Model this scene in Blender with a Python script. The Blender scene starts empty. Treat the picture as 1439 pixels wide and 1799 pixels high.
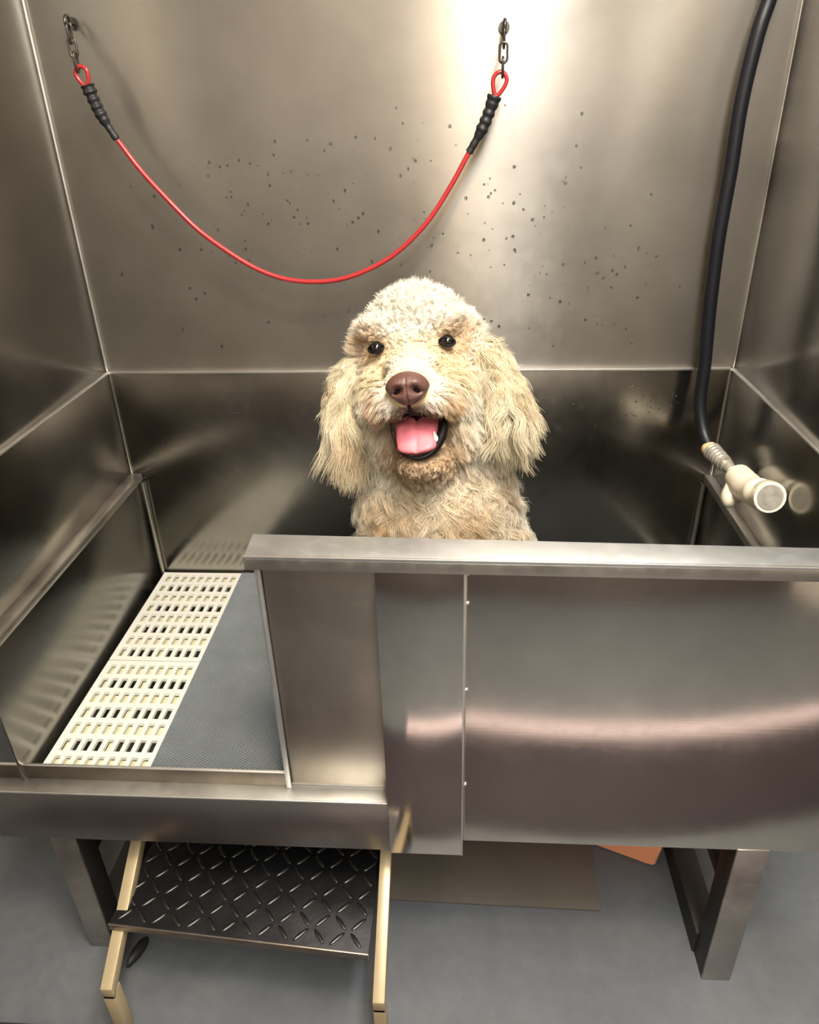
import bpy, bmesh, math, random
import numpy as np
from mathutils import Vector, Matrix, kdtree, noise as mnoise

random.seed(7); rng = np.random.default_rng(11)
SC = bpy.context.scene
COL = SC.collection
pi = math.pi

# ------------------------------------------------------------------ camera
cam_d = bpy.data.cameras.new('camera'); cam = bpy.data.objects.new('camera', cam_d); COL.objects.link(cam)
CAM = Vector((0.70941, -0.77996, 1.3566))
cR = Vector((0.99784408, 0.06031543, -0.02586968)); cU = Vector((-0.00607574, 0.4773843, 0.87867361)); cF = Vector((-0.06534735, 0.87662208, -0.47672156))
cam.matrix_world = Matrix(((cR.x, cU.x, -cF.x, CAM.x), (cR.y, cU.y, -cF.y, CAM.y), (cR.z, cU.z, -cF.z, CAM.z), (0, 0, 0, 1)))
cam_d.sensor_fit = 'HORIZONTAL'; cam_d.sensor_width = 36.0; cam_d.lens = 36.0 * 1301.0 / 1439.0
cam_d.clip_start = 0.02
SC.camera = cam

# ------------------------------------------------------------------ world, exposure
w = bpy.data.worlds.new('world'); SC.world = w; w.use_nodes = True
w.node_tree.nodes['Background'].inputs[0].default_value = (0.9, 0.95, 1.0, 1); w.node_tree.nodes['Background'].inputs[1].default_value = 0.1
SC.view_settings.view_transform = 'Standard'; SC.view_settings.look = 'None'
SC.view_settings.gamma = 1.0; SC.view_settings.use_curve_mapping = False
SC.view_settings.exposure = 1.0
SC.cycles.max_bounces = 6; SC.cycles.diffuse_bounces = 3; SC.cycles.glossy_bounces = 4; SC.cycles.transmission_bounces = 4; SC.cycles.transparent_max_bounces = 4
SC.cycles.caustics_reflective = True; SC.cycles.adaptive_threshold = 0.04

# ------------------------------------------------------------------ lamps (area light inside each ceiling fixture)
LAMPS = [  # x, y, z, size x, size y, watts, colour
    (1.08, -0.40, 2.40, 0.26, 0.90, 15, (1.0, 0.98, 0.95)),
    (0.98, -1.30, 2.40, 0.34, 1.60, 35, (1.0, 0.97, 0.92)),  # unseen front fill fixture, added to brighten the dog
    (0.80, -0.60, 2.40, 0.12, 0.30, 8, (1.0, 0.62, 0.26)),
]
for x, y, z, sx, sy, wt, c in LAMPS:
    l = bpy.data.lights.new('ceiling_lamp', 'AREA'); l.shape = 'RECTANGLE'; l.size = sx; l.size_y = sy; l.energy = wt; l.color = c
    o = bpy.data.objects.new('ceiling_lamp', l); COL.objects.link(o); o.location = (x, y, z - 0.004)

# ------------------------------------------------------------------ helpers
def lin(r, g, b):
    f = lambda v: (v / 255 / 12.92) if v / 255 <= 0.04045 else ((v / 255 + 0.055) / 1.055) ** 2.4
    return (f(r), f(g), f(b), 1.0)

def tag(o, label=None, cat=None, group=None, kind=None):
    if label: o['label'] = label
    if cat: o['category'] = cat
    if group: o['group'] = group
    if kind: o['kind'] = kind
    return o

def empty(name, loc):
    o = bpy.data.objects.new(name, None); COL.objects.link(o); o.location = loc; o.empty_display_size = 0.05
    return o

def adopt(o, parent):
    if parent is not None:
        o.parent = parent
        m = Matrix.Translation(parent.location)
        p = parent.parent
        if p is not None: m = Matrix.Translation(p.location)  # mesh parents sit at the identity under their empty
        if parent.type != 'EMPTY': m = Matrix.Identity(4)
        o.matrix_parent_inverse = m.inverted()
    return o

def obj(name, me, mat, parent=None):
    o = bpy.data.objects.new(name, me); COL.objects.link(o)
    if mat is not None:
        me.materials.clear(); me.materials.append(mat)
    return adopt(o, parent)

def shade(me, ang=35):
    me.polygons.foreach_set('use_smooth', [True] * len(me.polygons))
    try: me.set_sharp_from_angle(angle=math.radians(ang))
    except Exception: pass

def bm_obj(name, bm, mat, parent=None, smooth=None):
    bmesh.ops.recalc_face_normals(bm, faces=bm.faces)
    me = bpy.data.meshes.new(name); bm.to_mesh(me); bm.free()
    if smooth: shade(me, smooth)
    return obj(name, me, mat, parent)

def hexa(name, pts, mat, parent=None, bev=0.0015, seg=2):
    """pts: 8 corners, bottom four (ccw) then top four"""
    bm = bmesh.new(); v = [bm.verts.new(p) for p in pts]
    for f in ((3, 2, 1, 0), (4, 5, 6, 7), (0, 1, 5, 4), (1, 2, 6, 5), (2, 3, 7, 6), (3, 0, 4, 7)): bm.faces.new([v[i] for i in f])
    if bev: bmesh.ops.bevel(bm, geom=bm.edges[:], offset=bev, segments=seg, affect='EDGES', profile=0.5)
    return bm_obj(name, bm, mat, parent, 40)

def box(name, x0, x1, y0, y1, z0, z1, mat, parent=None, bev=0.0015, seg=2):
    return hexa(name, [(x0, y0, z0), (x1, y0, z0), (x1, y1, z0), (x0, y1, z0), (x0, y0, z1), (x1, y0, z1), (x1, y1, z1), (x0, y1, z1)], mat, parent, bev, seg)

def smooth_path(pts, n):
    P = [Vector(p) for p in pts]; out = []
    Q = [P[0] * 2 - P[1]] + P + [P[-1] * 2 - P[-2]]
    for i in range(len(P) - 1):
        a, b, c, d = Q[i:i + 4]
        for k in range(n):
            t = k / n
            out.append(0.5 * ((2 * b) + (c - a) * t + (2 * a - 5 * b + 4 * c - d) * t * t + (3 * b - a - 3 * c + d) * t ** 3))
    out.append(P[-1]); return out

def tube_bm(bm, pts, rad, seg=12, closed=False, sx=1.0, sy=1.0, ref=None):
    pts = [Vector(p) for p in pts]; n = len(pts)
    if not hasattr(rad, '__len__'): rad = [rad] * n
    ref = Vector(ref) if ref else Vector((0.13, 0.31, 0.94))
    rings = []; a = None
    for i, p in enumerate(pts):
        if closed: t = pts[(i + 1) % n] - pts[i - 1]
        else: t = pts[min(i + 1, n - 1)] - pts[max(i - 1, 0)]
        t.normalize()
        if a is None: a = (ref - t * ref.dot(t)).normalized()
        else: a = (a - t * a.dot(t)).normalized()
        b = t.cross(a)
        rings.append([bm.verts.new(p + (a * math.cos(2 * pi * k / seg) * sx + b * math.sin(2 * pi * k / seg) * sy) * rad[i]) for k in range(seg)])
    m = n if closed else n - 1
    for i in range(m):
        A, B = rings[i], rings[(i + 1) % n]
        for k in range(seg): bm.faces.new((A[k], A[(k + 1) % seg], B[(k + 1) % seg], B[k]))
    if not closed:
        bm.faces.new(rings[0][::-1]); bm.faces.new(rings[-1])

def tube(name, pts, rad, mat, parent=None, seg=12, closed=False, **k):
    bm = bmesh.new(); tube_bm(bm, pts, rad, seg, closed, **k)
    return bm_obj(name, bm, mat, parent, 50)

# ------------------------------------------------------------------ materials
def new_mat(name):
    m = bpy.data.materials.new(name); m.use_nodes = True
    nt = m.node_tree; return m, nt, nt.nodes['Principled BSDF']

def N(nt, t, **k):
    n = nt.nodes.new(t)
    for a, v in k.items():
        if a.startswith('i_'): n.inputs[int(a[2:])].default_value = v
        else: setattr(n, a, v)
    return n

def L(nt, a, b): nt.links.new(a, b)

def noise_tex(nt, scale, detail=3, rough=0.5, stretch=None):
    tc = N(nt, 'ShaderNodeTexCoord'); t = N(nt, 'ShaderNodeTexNoise')
    t.inputs['Scale'].default_value = scale; t.inputs['Detail'].default_value = detail; t.inputs['Roughness'].default_value = rough
    if stretch:
        mp = N(nt, 'ShaderNodeMapping'); mp.inputs['Scale'].default_value = stretch
        L(nt, tc.outputs['Object'], mp.inputs[0]); L(nt, mp.outputs[0], t.inputs['Vector'])
    else: L(nt, tc.outputs['Object'], t.inputs['Vector'])
    return t

def rng_map(nt, src, a, b, c, d):
    m = N(nt, 'ShaderNodeMapRange'); m.inputs[1].default_value = a; m.inputs[2].default_value = b; m.inputs[3].default_value = c; m.inputs[4].default_value = d
    L(nt, src, m.inputs[0]); return m.outputs[0]

def ramp(nt, src, stops):
    r = N(nt, 'ShaderNodeValToRGB'); e = r.color_ramp.elements
    while len(e) < len(stops): e.new(0.5)
    for x, (p, c) in zip(e, stops): x.position = p; x.color = c
    L(nt, src, r.inputs[0]); return r.outputs[0]

def steel(name, col, rough, tang=(0, 0, 1), aniso=0.6, brush=(4, 400, 400), smudge=0.12, wave=0.0, wscale=3.0, fine=0.02, grime=0.10):
    m, nt, b = new_mat(name)
    b.inputs['Metallic'].default_value = 1.0
    n1 = noise_tex(nt, 6, 3, 0.6); n2 = noise_tex(nt, 1.0, 2, 0.6, brush); n3 = noise_tex(nt, 60, 2, 0.6)
    dark = tuple(c * (1 - grime * 2.2) for c in col[:3]) + (1,); lite = tuple(min(1, c * (1 + grime)) for c in col[:3]) + (1,)
    L(nt, ramp(nt, n1.outputs[0], [(0.3, dark), (0.7, lite)]), b.inputs['Base Color'])
    ad = N(nt, 'ShaderNodeMath', operation='ADD'); L(nt, rng_map(nt, n1.outputs[0], 0.3, 0.7, rough - smudge / 2, rough + smudge / 2), ad.inputs[0])
    L(nt, rng_map(nt, n3.outputs[0], 0.45, 0.75, 0, smudge * 0.6), ad.inputs[1])
    L(nt, ad.outputs[0], b.inputs['Roughness'])
    b.inputs['Anisotropic'].default_value = aniso
    cv = N(nt, 'ShaderNodeCombineXYZ'); 
    for i in range(3): cv.inputs[i].default_value = tang[i]
    L(nt, cv.outputs[0], b.inputs['Tangent'])
    bp = N(nt, 'ShaderNodeBump'); bp.inputs['Strength'].default_value = fine; bp.inputs['Distance'].default_value = 0.001
    L(nt, n2.outputs[0], bp.inputs['Height'])
    if wave:
        nw = noise_tex(nt, wscale, 1, 0.4); bw = N(nt, 'ShaderNodeBump'); bw.inputs['Strength'].default_value = 1.0; bw.inputs['Distance'].default_value = wave
        L(nt, nw.outputs[0], bw.inputs['Height']); L(nt, bw.outputs[0], bp.inputs['Normal'])
    L(nt, bp.outputs[0], b.inputs['Normal'])
    return m

def plain(name, col, rough=0.5, metal=0.0, var=0.12, scale=20, bump=0.0, bscale=80, spec=0.5, coat=0.0, sss=0.0):
    m, nt, b = new_mat(name)
    n = noise_tex(nt, scale, 4, 0.6)
    d = tuple(c * (1 - var) for c in col[:3]) + (1,); l = tuple(min(1, c * (1 + var)) for c in col[:3]) + (1,)
    L(nt, ramp(nt, n.outputs[0], [(0.3, d), (0.7, l)]), b.inputs['Base Color'])
    b.inputs['Roughness'].default_value = rough; b.inputs['Metallic'].default_value = metal
    b.inputs['Specular IOR Level'].default_value = spec; b.inputs['Coat Weight'].default_value = coat
    if sss:
        b.inputs['Subsurface Weight'].default_value = sss; b.inputs['Subsurface Radius'].default_value = (0.01, 0.004, 0.003); b.inputs['Subsurface Scale'].default_value = 0.5
    if bump:
        n2 = noise_tex(nt, bscale, 3, 0.6); bp = N(nt, 'ShaderNodeBump'); bp.inputs['Strength'].default_value = bump; bp.inputs['Distance'].default_value = 0.002
        L(nt, n2.outputs[0], bp.inputs['Height']); L(nt, bp.outputs[0], b.inputs['Normal'])
    return m

SX = (4, 400, 400); SY = (400, 4, 400); SZ = (400, 400, 4)
M = {}
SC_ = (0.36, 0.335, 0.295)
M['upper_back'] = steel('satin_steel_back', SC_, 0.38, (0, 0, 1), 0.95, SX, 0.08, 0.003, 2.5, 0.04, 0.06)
def two_lobe(m, rough, share):
    # brushed sheet: a broad satin lobe under the narrow streaked one
    nt = m.node_tree; b = nt.nodes['Principled BSDF']; out = [n for n in nt.nodes if n.type == 'OUTPUT_MATERIAL'][0]
    g = N(nt, 'ShaderNodeBsdfPrincipled'); g.inputs['Metallic'].default_value = 1.0; g.inputs['Roughness'].default_value = rough
    L(nt, b.inputs['Base Color'].links[0].from_socket, g.inputs['Base Color']); L(nt, b.inputs['Normal'].links[0].from_socket, g.inputs['Normal'])
    mx = N(nt, 'ShaderNodeMixShader', i_0=share); L(nt, b.outputs[0], mx.inputs[1]); L(nt, g.outputs[0], mx.inputs[2]); L(nt, mx.outputs[0], out.inputs[0])
two_lobe(M['upper_back'], 0.66, 0.58)
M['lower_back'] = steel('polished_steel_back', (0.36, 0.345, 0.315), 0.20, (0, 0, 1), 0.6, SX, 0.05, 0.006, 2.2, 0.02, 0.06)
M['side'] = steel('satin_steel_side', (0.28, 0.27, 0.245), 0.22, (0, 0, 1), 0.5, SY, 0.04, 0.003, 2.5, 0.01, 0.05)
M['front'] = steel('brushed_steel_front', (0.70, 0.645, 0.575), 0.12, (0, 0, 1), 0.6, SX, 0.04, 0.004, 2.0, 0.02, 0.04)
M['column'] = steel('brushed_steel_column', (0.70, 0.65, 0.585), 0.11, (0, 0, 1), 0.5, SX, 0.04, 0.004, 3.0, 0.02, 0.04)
M['door'] = steel('satin_steel_door', (0.40, 0.36, 0.31), 0.34, (0, 0, 1), 0.5, SZ, 0.06, 0.003, 3.0, 0.02, 0.05)
M['rail'] = steel('bright_steel_rail', (0.66, 0.68, 0.68), 0.46, (0, 1, 0), 0.3, SX, 0.08, 0.002, 4.0, 0.02, 0.04)
M['floor_steel'] = steel('dull_steel_basin', (0.36, 0.345, 0.32), 0.40, (1, 0, 0), 0.3, SX, 0.1, 0.0, 3, 0.03, 0.12)
M['edge'] = steel('lit_edge_steel', (0.86, 0.85, 0.82), 0.40, (0, 1, 0), 0.2, SX, 0.06, 0.0, 3, 0.02, 0.03)  # paler steel for thin edges, painting in the light they catch
M['leg'] = steel('worn_steel_leg', (0.46, 0.44, 0.41), 0.42, (0, 0, 1), 0.2, SZ, 0.12, 0.0, 3, 0.05, 0.12)

# ------------------------------------------------------------------ room
W, D = 1.2325, 0.6358
ZS, ZL = 0.902, 0.680
E_L, E_R = 0.0239, 0.016
RX0, RX1, RY0, RY1, RZ = -1.3, 2.7, -2.4, 0.70, 2.5
M['wall'] = plain('painted_wall', lin(216, 208, 196), 0.8, var=0.04, scale=3, bump=0.05, bscale=200)
M['backdrop'] = plain('added_dark_backdrop', lin(92, 84, 82), 0.7, var=0.06, scale=3)
M['ceil'] = plain('ceiling_paint', lin(225, 220, 208), 0.9, var=0.02)
def concrete():
    m, nt, b = new_mat('grey_concrete')
    n = noise_tex(nt, 5, 4, 0.7); n2 = noise_tex(nt, 38, 3, 0.6)
    c = ramp(nt, n.outputs[0], [(0.3, lin(66, 73, 79)), (0.55, lin(80, 87, 93)), (0.75, lin(92, 98, 103))])
    mx = N(nt, 'ShaderNodeMix', data_type='RGBA'); mx.inputs[0].default_value = 0.35
    L(nt, c, mx.inputs[6]); L(nt, ramp(nt, n2.outputs[0], [(0.3, lin(90, 90, 90)), (0.7, lin(106, 106, 106))]), mx.inputs[7])
    L(nt, mx.outputs[2], b.inputs['Base Color']); b.inputs['Roughness'].default_value = 0.55
    bp = N(nt, 'ShaderNodeBump'); bp.inputs['Strength'].default_value = 0.15; bp.inputs['Distance'].default_value = 0.003; L(nt, n2.outputs[0], bp.inputs['Height']); L(nt, bp.outputs[0], b.inputs['Normal'])
    return m
M['concrete'] = concrete()
def struct(o): o['kind'] = 'structure'; return o
struct(box('floor', RX0, RX1, RY0, RY1, -0.05, 0.0, M['concrete'], bev=0))
struct(box('ceiling', RX0, RX1, RY0, RY1, RZ, RZ + 0.05, M['ceil'], bev=0))
struct(box('wall_back', RX0, RX1, RY1, RY1 + 0.05, -0.05, RZ + 0.05, M['wall'], bev=0))
struct(box('wall_left', RX0 - 0.05, RX0, RY0, RY1, -0.05, RZ + 0.05, M['wall'], bev=0))
struct(box('wall_right', RX1, RX1 + 0.05, RY0, RY1, -0.05, RZ + 0.05, M['wall'], bev=0))
struct(box('wall_front', RX0, RX1, RY0 - 0.05, RY0, -0.05, RZ + 0.05, M['wall'], bev=0))
struct(box('dark_backdrop_1', RX0, RX1, RY0, RY0 + 0.02, 0.0, 1.05, M['backdrop'], bev=0.002))  # unseen dark lower wall band, added to darken reflections in the steel

def lamp_mat(name, col, s):
    m, nt, b = new_mat(name)
    n = noise_tex(nt, 30, 2); b.inputs['Base Color'].default_value = (0.9, 0.9, 0.9, 1)
    b.inputs['Emission Color'].default_value = col + (1,)
    L(nt, rng_map(nt, n.outputs[0], 0, 1, s * 0.95, s * 1.05), b.inputs['Emission Strength']); return m
M['housing'] = plain('white_enamel', (0.8, 0.8, 0.78, 1), 0.4, var=0.02)
for i, (x, y, z, sx, sy, wt, c) in enumerate(LAMPS):
    lab = ['narrow white fluorescent ceiling fixture nearest the tub', 'wide warm white fluorescent fill fixture added further from the tub', 'small square amber ceiling lamp left of the two fluorescent fixtures'][i]
    t = tag(empty('ceiling_light', (x, y, RZ)), lab, 'ceiling light')
    box('housing', x - sx / 2 - 0.03, x + sx / 2 + 0.03, y - sy / 2 - 0.03, y + sy / 2 + 0.03, z + 0.02, RZ, M['housing'], t, 0.004)
    box('diffuser', x - sx / 2, x + sx / 2, y - sy / 2, y + sy / 2, z, z + 0.02, lamp_mat('lamp_diffuser', c, 2.0), t, 0.003)

# ------------------------------------------------------------------ bath tub
TUB = tag(empty('bath_tub', (W / 2, 0.3, 0)), 'large stainless steel dog bathing tub with tall splash walls on legs', 'bathtub')
TOP = 1.75
# upper splash sheets
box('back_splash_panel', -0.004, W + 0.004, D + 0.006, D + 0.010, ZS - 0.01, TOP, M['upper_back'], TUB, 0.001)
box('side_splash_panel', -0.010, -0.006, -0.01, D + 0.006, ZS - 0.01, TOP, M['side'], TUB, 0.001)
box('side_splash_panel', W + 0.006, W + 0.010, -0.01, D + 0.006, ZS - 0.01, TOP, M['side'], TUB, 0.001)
# basin sheets, standing proud of the splash sheets so their top edge shows
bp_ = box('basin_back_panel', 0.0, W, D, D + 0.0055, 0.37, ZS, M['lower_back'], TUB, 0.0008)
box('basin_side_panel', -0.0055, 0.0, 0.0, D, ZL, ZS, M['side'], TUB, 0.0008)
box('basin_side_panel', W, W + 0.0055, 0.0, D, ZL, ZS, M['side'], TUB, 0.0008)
box('seam_edge', 0.0, W, D - 0.0008, D + 0.0065, ZS - 0.0005, ZS + 0.0035, M['edge'], TUB, 0.0008)
box('seam_edge', -0.0065, 0.0008, 0.0, D, ZS - 0.0005, ZS + 0.0035, M['edge'], TUB, 0.0008)
box('seam_edge', W - 0.0008, W + 0.0065, 0.0, D, ZS - 0.0005, ZS + 0.0035, M['edge'], TUB, 0.0008)
# ledges and lower side walls
M['ledge'] = steel('dull_steel_ledge', (0.56, 0.53, 0.48), 0.38, (0, 1, 0), 0.3, SY, 0.12, 0, 3, 0.03, 0.1)
box('ledge', -0.004, E_L, 0.02, D - 0.001, ZL - 0.003, ZL, M['ledge'], TUB, 0.001)
box('ledge', W - E_R, W + 0.004, 0.02, D - 0.001, ZL - 0.003, ZL, M['ledge'], TUB, 0.001)
box('ledge_lip', E_L - 0.003, E_L, 0.02, D - 0.001, ZL - 0.016, ZL - 0.003, M['ledge'], TUB, 0.0008)
box('ledge_lip', W - E_R, W - E_R + 0.003, 0.02, D - 0.001, ZL - 0.016, ZL - 0.003, M['ledge'], TUB, 0.0008)
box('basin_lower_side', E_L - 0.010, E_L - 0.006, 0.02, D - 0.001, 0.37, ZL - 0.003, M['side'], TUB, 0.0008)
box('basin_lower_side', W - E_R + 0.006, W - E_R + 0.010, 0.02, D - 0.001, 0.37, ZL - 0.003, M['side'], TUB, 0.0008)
# folded corner welds, back left and back right
tube('corner_weld', [(E_L - 0.002, D - 0.003, ZL - 0.02), (E_L - 0.001, D - 0.004, 0.55), (E_L, D - 0.003, 0.40)], [0.007, 0.005, 0.0045], M['ledge'], TUB, 8)
tube('corner_weld', [(W - E_R + 0.002, D - 0.003, ZL - 0.02), (W - E_R + 0.001, D - 0.004, 0.55), (W - E_R, D - 0.003, 0.40)], [0.006, 0.005, 0.0045], M['ledge'], TUB, 8)
tube('corner_seam', [(0.0015, D - 0.001, ZL), (0.0015, D - 0.001, ZS)], 0.0022, M['ledge'], TUB, 8)
tube('corner_seam', [(W - 0.0015, D - 0.001, ZL), (W - 0.0015, D - 0.001, ZS)], 0.0022, M['ledge'], TUB, 8)
tube('corner_seam', [(-0.0045, D + 0.0045, ZS + 0.004), (-0.0045, D + 0.0045, TOP)], 0.0026, M['edge'], TUB, 8)
tube('corner_seam', [(W + 0.0045, D + 0.0045, ZS + 0.004), (W + 0.0045, D + 0.0045, TOP)], 0.0026, M['ledge'], TUB, 8)
box('basin_floor', E_L - 0.006, W - E_R + 0.006, 0.03, D - 0.001, 0.368, 0.372, M['floor_steel'], TUB, 0)
# front lip under the doorway
XL0, XR1 = -0.045, W + 0.03
M['sill'] = steel('dull_sill_steel', (0.46, 0.46, 0.43), 0.48, (0, 1, 0), 0.3, SX, 0.10, 0.001, 5, 0.02, 0.08)
M['grimy'] = steel('grimy_upstand_steel', (0.22, 0.19, 0.155), 0.45, (0, 0, 1), 0.2, SX, 0.15, 0.0, 5, 0.03, 0.25)
box('door_sill', XL0, 0.612, 0.0, 0.031, 0.4205, 0.4230, M['sill'], TUB, 0.001)
M['apron'] = steel('dark_brushed_apron', (0.34, 0.315, 0.295), 0.30, (0, 0, 1), 0.4, SX, 0.05, 0.001, 2.0, 0.02, 0.05)
box('front_apron', XL0, 0.612, 0.0, 0.0025, 0.315, 0.4205, M['apron'], TUB, 0.0008)
box('apron_return', XL0, 0.612, 0.0025, 0.03, 0.315, 0.3175, M['front'], TUB, 0.0006)
box('sill_edge', XL0, 0.612, -0.0012, 0.0015, 0.4205, 0.4240, M['edge'], TUB, 0.0008)
box('sill_upstand', XL0, 0.447, 0.0278, 0.0305, 0.4230, 0.4520, M['grimy'], TUB, 0.0006)
box('upstand_edge', XL0, 0.447, 0.0270, 0.0315, 0.4515, 0.4537, M['edge'], TUB, 0.0006)
box('upstand_wall', XL0, W + 0.02, 0.0310, 0.0335, 0.37, 0.4510, M['floor_steel'], TUB, 0.0006)
# guide channel and sliding door
box('door_channel', 0.4425, 0.4505, 0.0230, 0.0270, 0.4235, 0.856, M['rail'], TUB, 0.001)
box('door_channel', 0.4425, 0.4450, 0.0265, 0.0365, 0.4235, 0.856, M['leg'], TUB, 0.0008)
box('sliding_door', 0.4470, 0.640, 0.0290, 0.0315, 0.4300, 0.856, M['door'], TUB, 0.0008)
# column cover
box('column_cover', 0.6045, 0.7182, -0.0045, -0.0015, 0.3145, 0.856, M['column'], TUB, 0.0008)
box('column_side', 0.6045, 0.6065, -0.0015, 0.028, 0.3145, 0.856, M['leg'], TUB, 0.0006)
box('column_side', 0.7162, 0.7182, -0.0015, 0.010, 0.3145, 0.856, M['edge'], TUB, 0.0006)
box('column_edge', 0.7172, 0.7200, -0.0052, -0.0012, 0.3145, 0.8535, M['edge'], TUB, 0.0007)
# big front panel
box('front_panel', 0.7182, XR1, 0.0005, 0.0030, 0.3440, 0.858, M['front'], TUB, 0.0008)
box('panel_return', 0.7182, XR1, 0.0030, 0.030, 0.3440, 0.3465, M['front'], TUB, 0.0006)
box('panel_back', 0.62, XR1, 0.0280, 0.0305, 0.3450, 0.858, M['floor_steel'], TUB, 0.0006)
for z in (0.355 + 0.445, 0.655, 0.47, 0.845):
    bm = bmesh.new(); bmesh.ops.create_uvsphere(bm, u_segments=12, v_segments=8, radius=0.0026, matrix=Matrix.Translation((0.7222, -0.0002, z)) @ Matrix.Diagonal((1, 0.7, 1, 1)))
    bm_obj('rivet', bm, M['edge'], TUB, 60)
# top rail cap (slightly out of level, as in the picture)
def rz(x, z0): return z0 - 0.0113 * (x - 0.447)
xa, xb = 0.4452, XR1
def railbox(name, ya, yb, z0, z1, mat, bev, xa=xa, dya=0.0, dyb=0.0):
    hexa(name, [(xa, ya, rz(xa, z0)), (xb, ya, rz(xb, z0)), (xb, yb + dyb, rz(xb, z0)), (xa - 0.002, yb, rz(xa, z0)),
                (xa, ya, rz(xa, z1)), (xb, ya, rz(xb, z1)), (xb, yb + dyb, rz(xb, z1)), (xa - 0.002, yb, rz(xa, z1))], mat, TUB, bev)
railbox('top_rail', -0.0163, 0.0385, 0.8725, 0.8780, M['rail'], 0.0012, dyb=-0.011)
M['railface'] = steel('brushed_rail_face', (0.46, 0.425, 0.375), 0.34, (0, 0, 1), 0.4, SX, 0.12, 0.001, 9, 0.03, 0.12)
railbox('rail_face', -0.0163, -0.0138, 0.8572, 0.8730, M['railface'], 0.0006)
railbox('rail_underside', -0.0140, 0.0330, 0.8560, 0.8580, M['floor_steel'], 0.0004, dyb=-0.008)
railbox('rail_back', 0.0330, 0.0360, 0.8565, 0.8740, M['railface'], 0.0006, dyb=-0.010)
railbox('rail_edge', -0.0178, -0.0138, 0.8762, 0.8786, M['edge'], 0.0008)
# stand: legs and floor runners
M['near_black'] = plain('near_black_steel', lin(34, 32, 30), 0.5, metal=0.3, var=0.2, scale=25)  # near-black tone for leg flanges and stretchers, leg fronts stay paler
def angle_leg(x0, x1, y0, y1, side):
    box('leg', x0, x1, y0, y0 + 0.004, 0.0, 0.345, M['leg'], TUB, 0.0006)
    xs = x0 if side < 0 else x1 - 0.004
    box('leg_flange', xs, xs + 0.004, y0 + 0.004, y1, 0.0, 0.345, M['near_black'], TUB, 0.0006)
angle_leg(1.1415, 1.1900, 0.0, 0.048, -1)
angle_leg(0.0300, 0.0740, 0.010, 0.058, 1)
angle_leg(1.1415, 1.1900, 0.58, 0.615, -1)
angle_leg(0.0300, 0.0740, 0.58, 0.615, 1)
box('stretcher', 1.138, 1.182, 0.049, 0.579, 0.0, 0.055, M['near_black'], TUB, 0.001)
box('stretcher', 0.032, 0.072, 0.059, 0.579, 0.0, 0.055, M['near_black'], TUB, 0.001)
box('stretcher', 1.150, 1.180, 0.049, 0.579, 0.20, 0.23, M['near_black'], TUB, 0.001)
box('stretcher', 0.035, 0.065, 0.059, 0.579, 0.20, 0.23, M['near_black'], TUB, 0.001)

# small dark slot scar in the basin's back panel
M['black'] = plain('plain_black', (0.012, 0.012, 0.014, 1), 0.45, var=0.3)
bm = bmesh.new(); bmesh.ops.create_uvsphere(bm, u_segments=16, v_segments=8, radius=1, matrix=Matrix.Translation((0.2455, D - 0.0003, 0.8165)) @ Matrix.Diagonal((0.014, 0.0012, 0.0017, 1)))
o = bm_obj('overflow_slot', bm, M['black'], TUB, 60); o['label'] = 'small dark slot'

# water droplets on the back wall
def water():
    m, nt, b = new_mat('water_drop')
    n = noise_tex(nt, 90, 2); L(nt, ramp(nt, n.outputs[0], [(0.3, (0.6, 0.62, 0.64, 1)), (0.7, (0.75, 0.76, 0.78, 1))]), b.inputs['Base Color'])  # grey tint stands in for the dark of light bent in the drops
    b.inputs['Roughness'].default_value = 0.03; b.inputs['Transmission Weight'].default_value = 1.0; b.inputs['IOR'].default_value = 1.33
    return m
M['water'] = water()
bm = bmesh.new()
def drop(x, y, z, r):
    mt = Matrix.Translation((x, y, z)) @ Matrix.Diagonal((r, r * 0.55, r * random.uniform(0.9, 1.35), 1))
    bmesh.ops.create_icosphere(bm, subdivisions=1, radius=1.0, matrix=mt)
for cx, cz, sx, sz, n in ((0.36, 1.22, 0.11, 0.06, 60), (0.60, 1.30, 0.06, 0.05, 18), (0.52, 1.19, 0.14, 0.05, 30), (0.68, 1.15, 0.12, 0.05, 20), (0.82, 1.20, 0.07, 0.07, 26), (0.95, 1.10, 0.13, 0.06, 30), (1.02, 1.05, 0.10, 0.07, 24), (0.60, 0.99, 0.4, 0.05, 30), (0.25, 1.05, 0.14, 0.1, 40), (0.30, 1.27, 0.12, 0.06, 12)):
    for k in range(n):
        x = random.gauss(cx, sx); z = random.gauss(cz, sz)
        if 0.02 < x < W - 0.02 and z > ZS + 0.02: drop(x, D + 0.0062, z, random.choice((0.0014, 0.0018, 0.0024, 0.0032)))
for k in range(60):
    x = random.gauss(1.09, 0.05); z = random.gauss(0.83, 0.03)
    if x < W - 0.02 and z < ZS - 0.01: drop(x, D, z, random.choice((0.001, 0.0014, 0.002)))
o = bm_obj('water_droplets', bm, M['water'], TUB, 60); o['kind'] = 'stuff'; o['label'] = 'grey-tinted water droplets'

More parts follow.
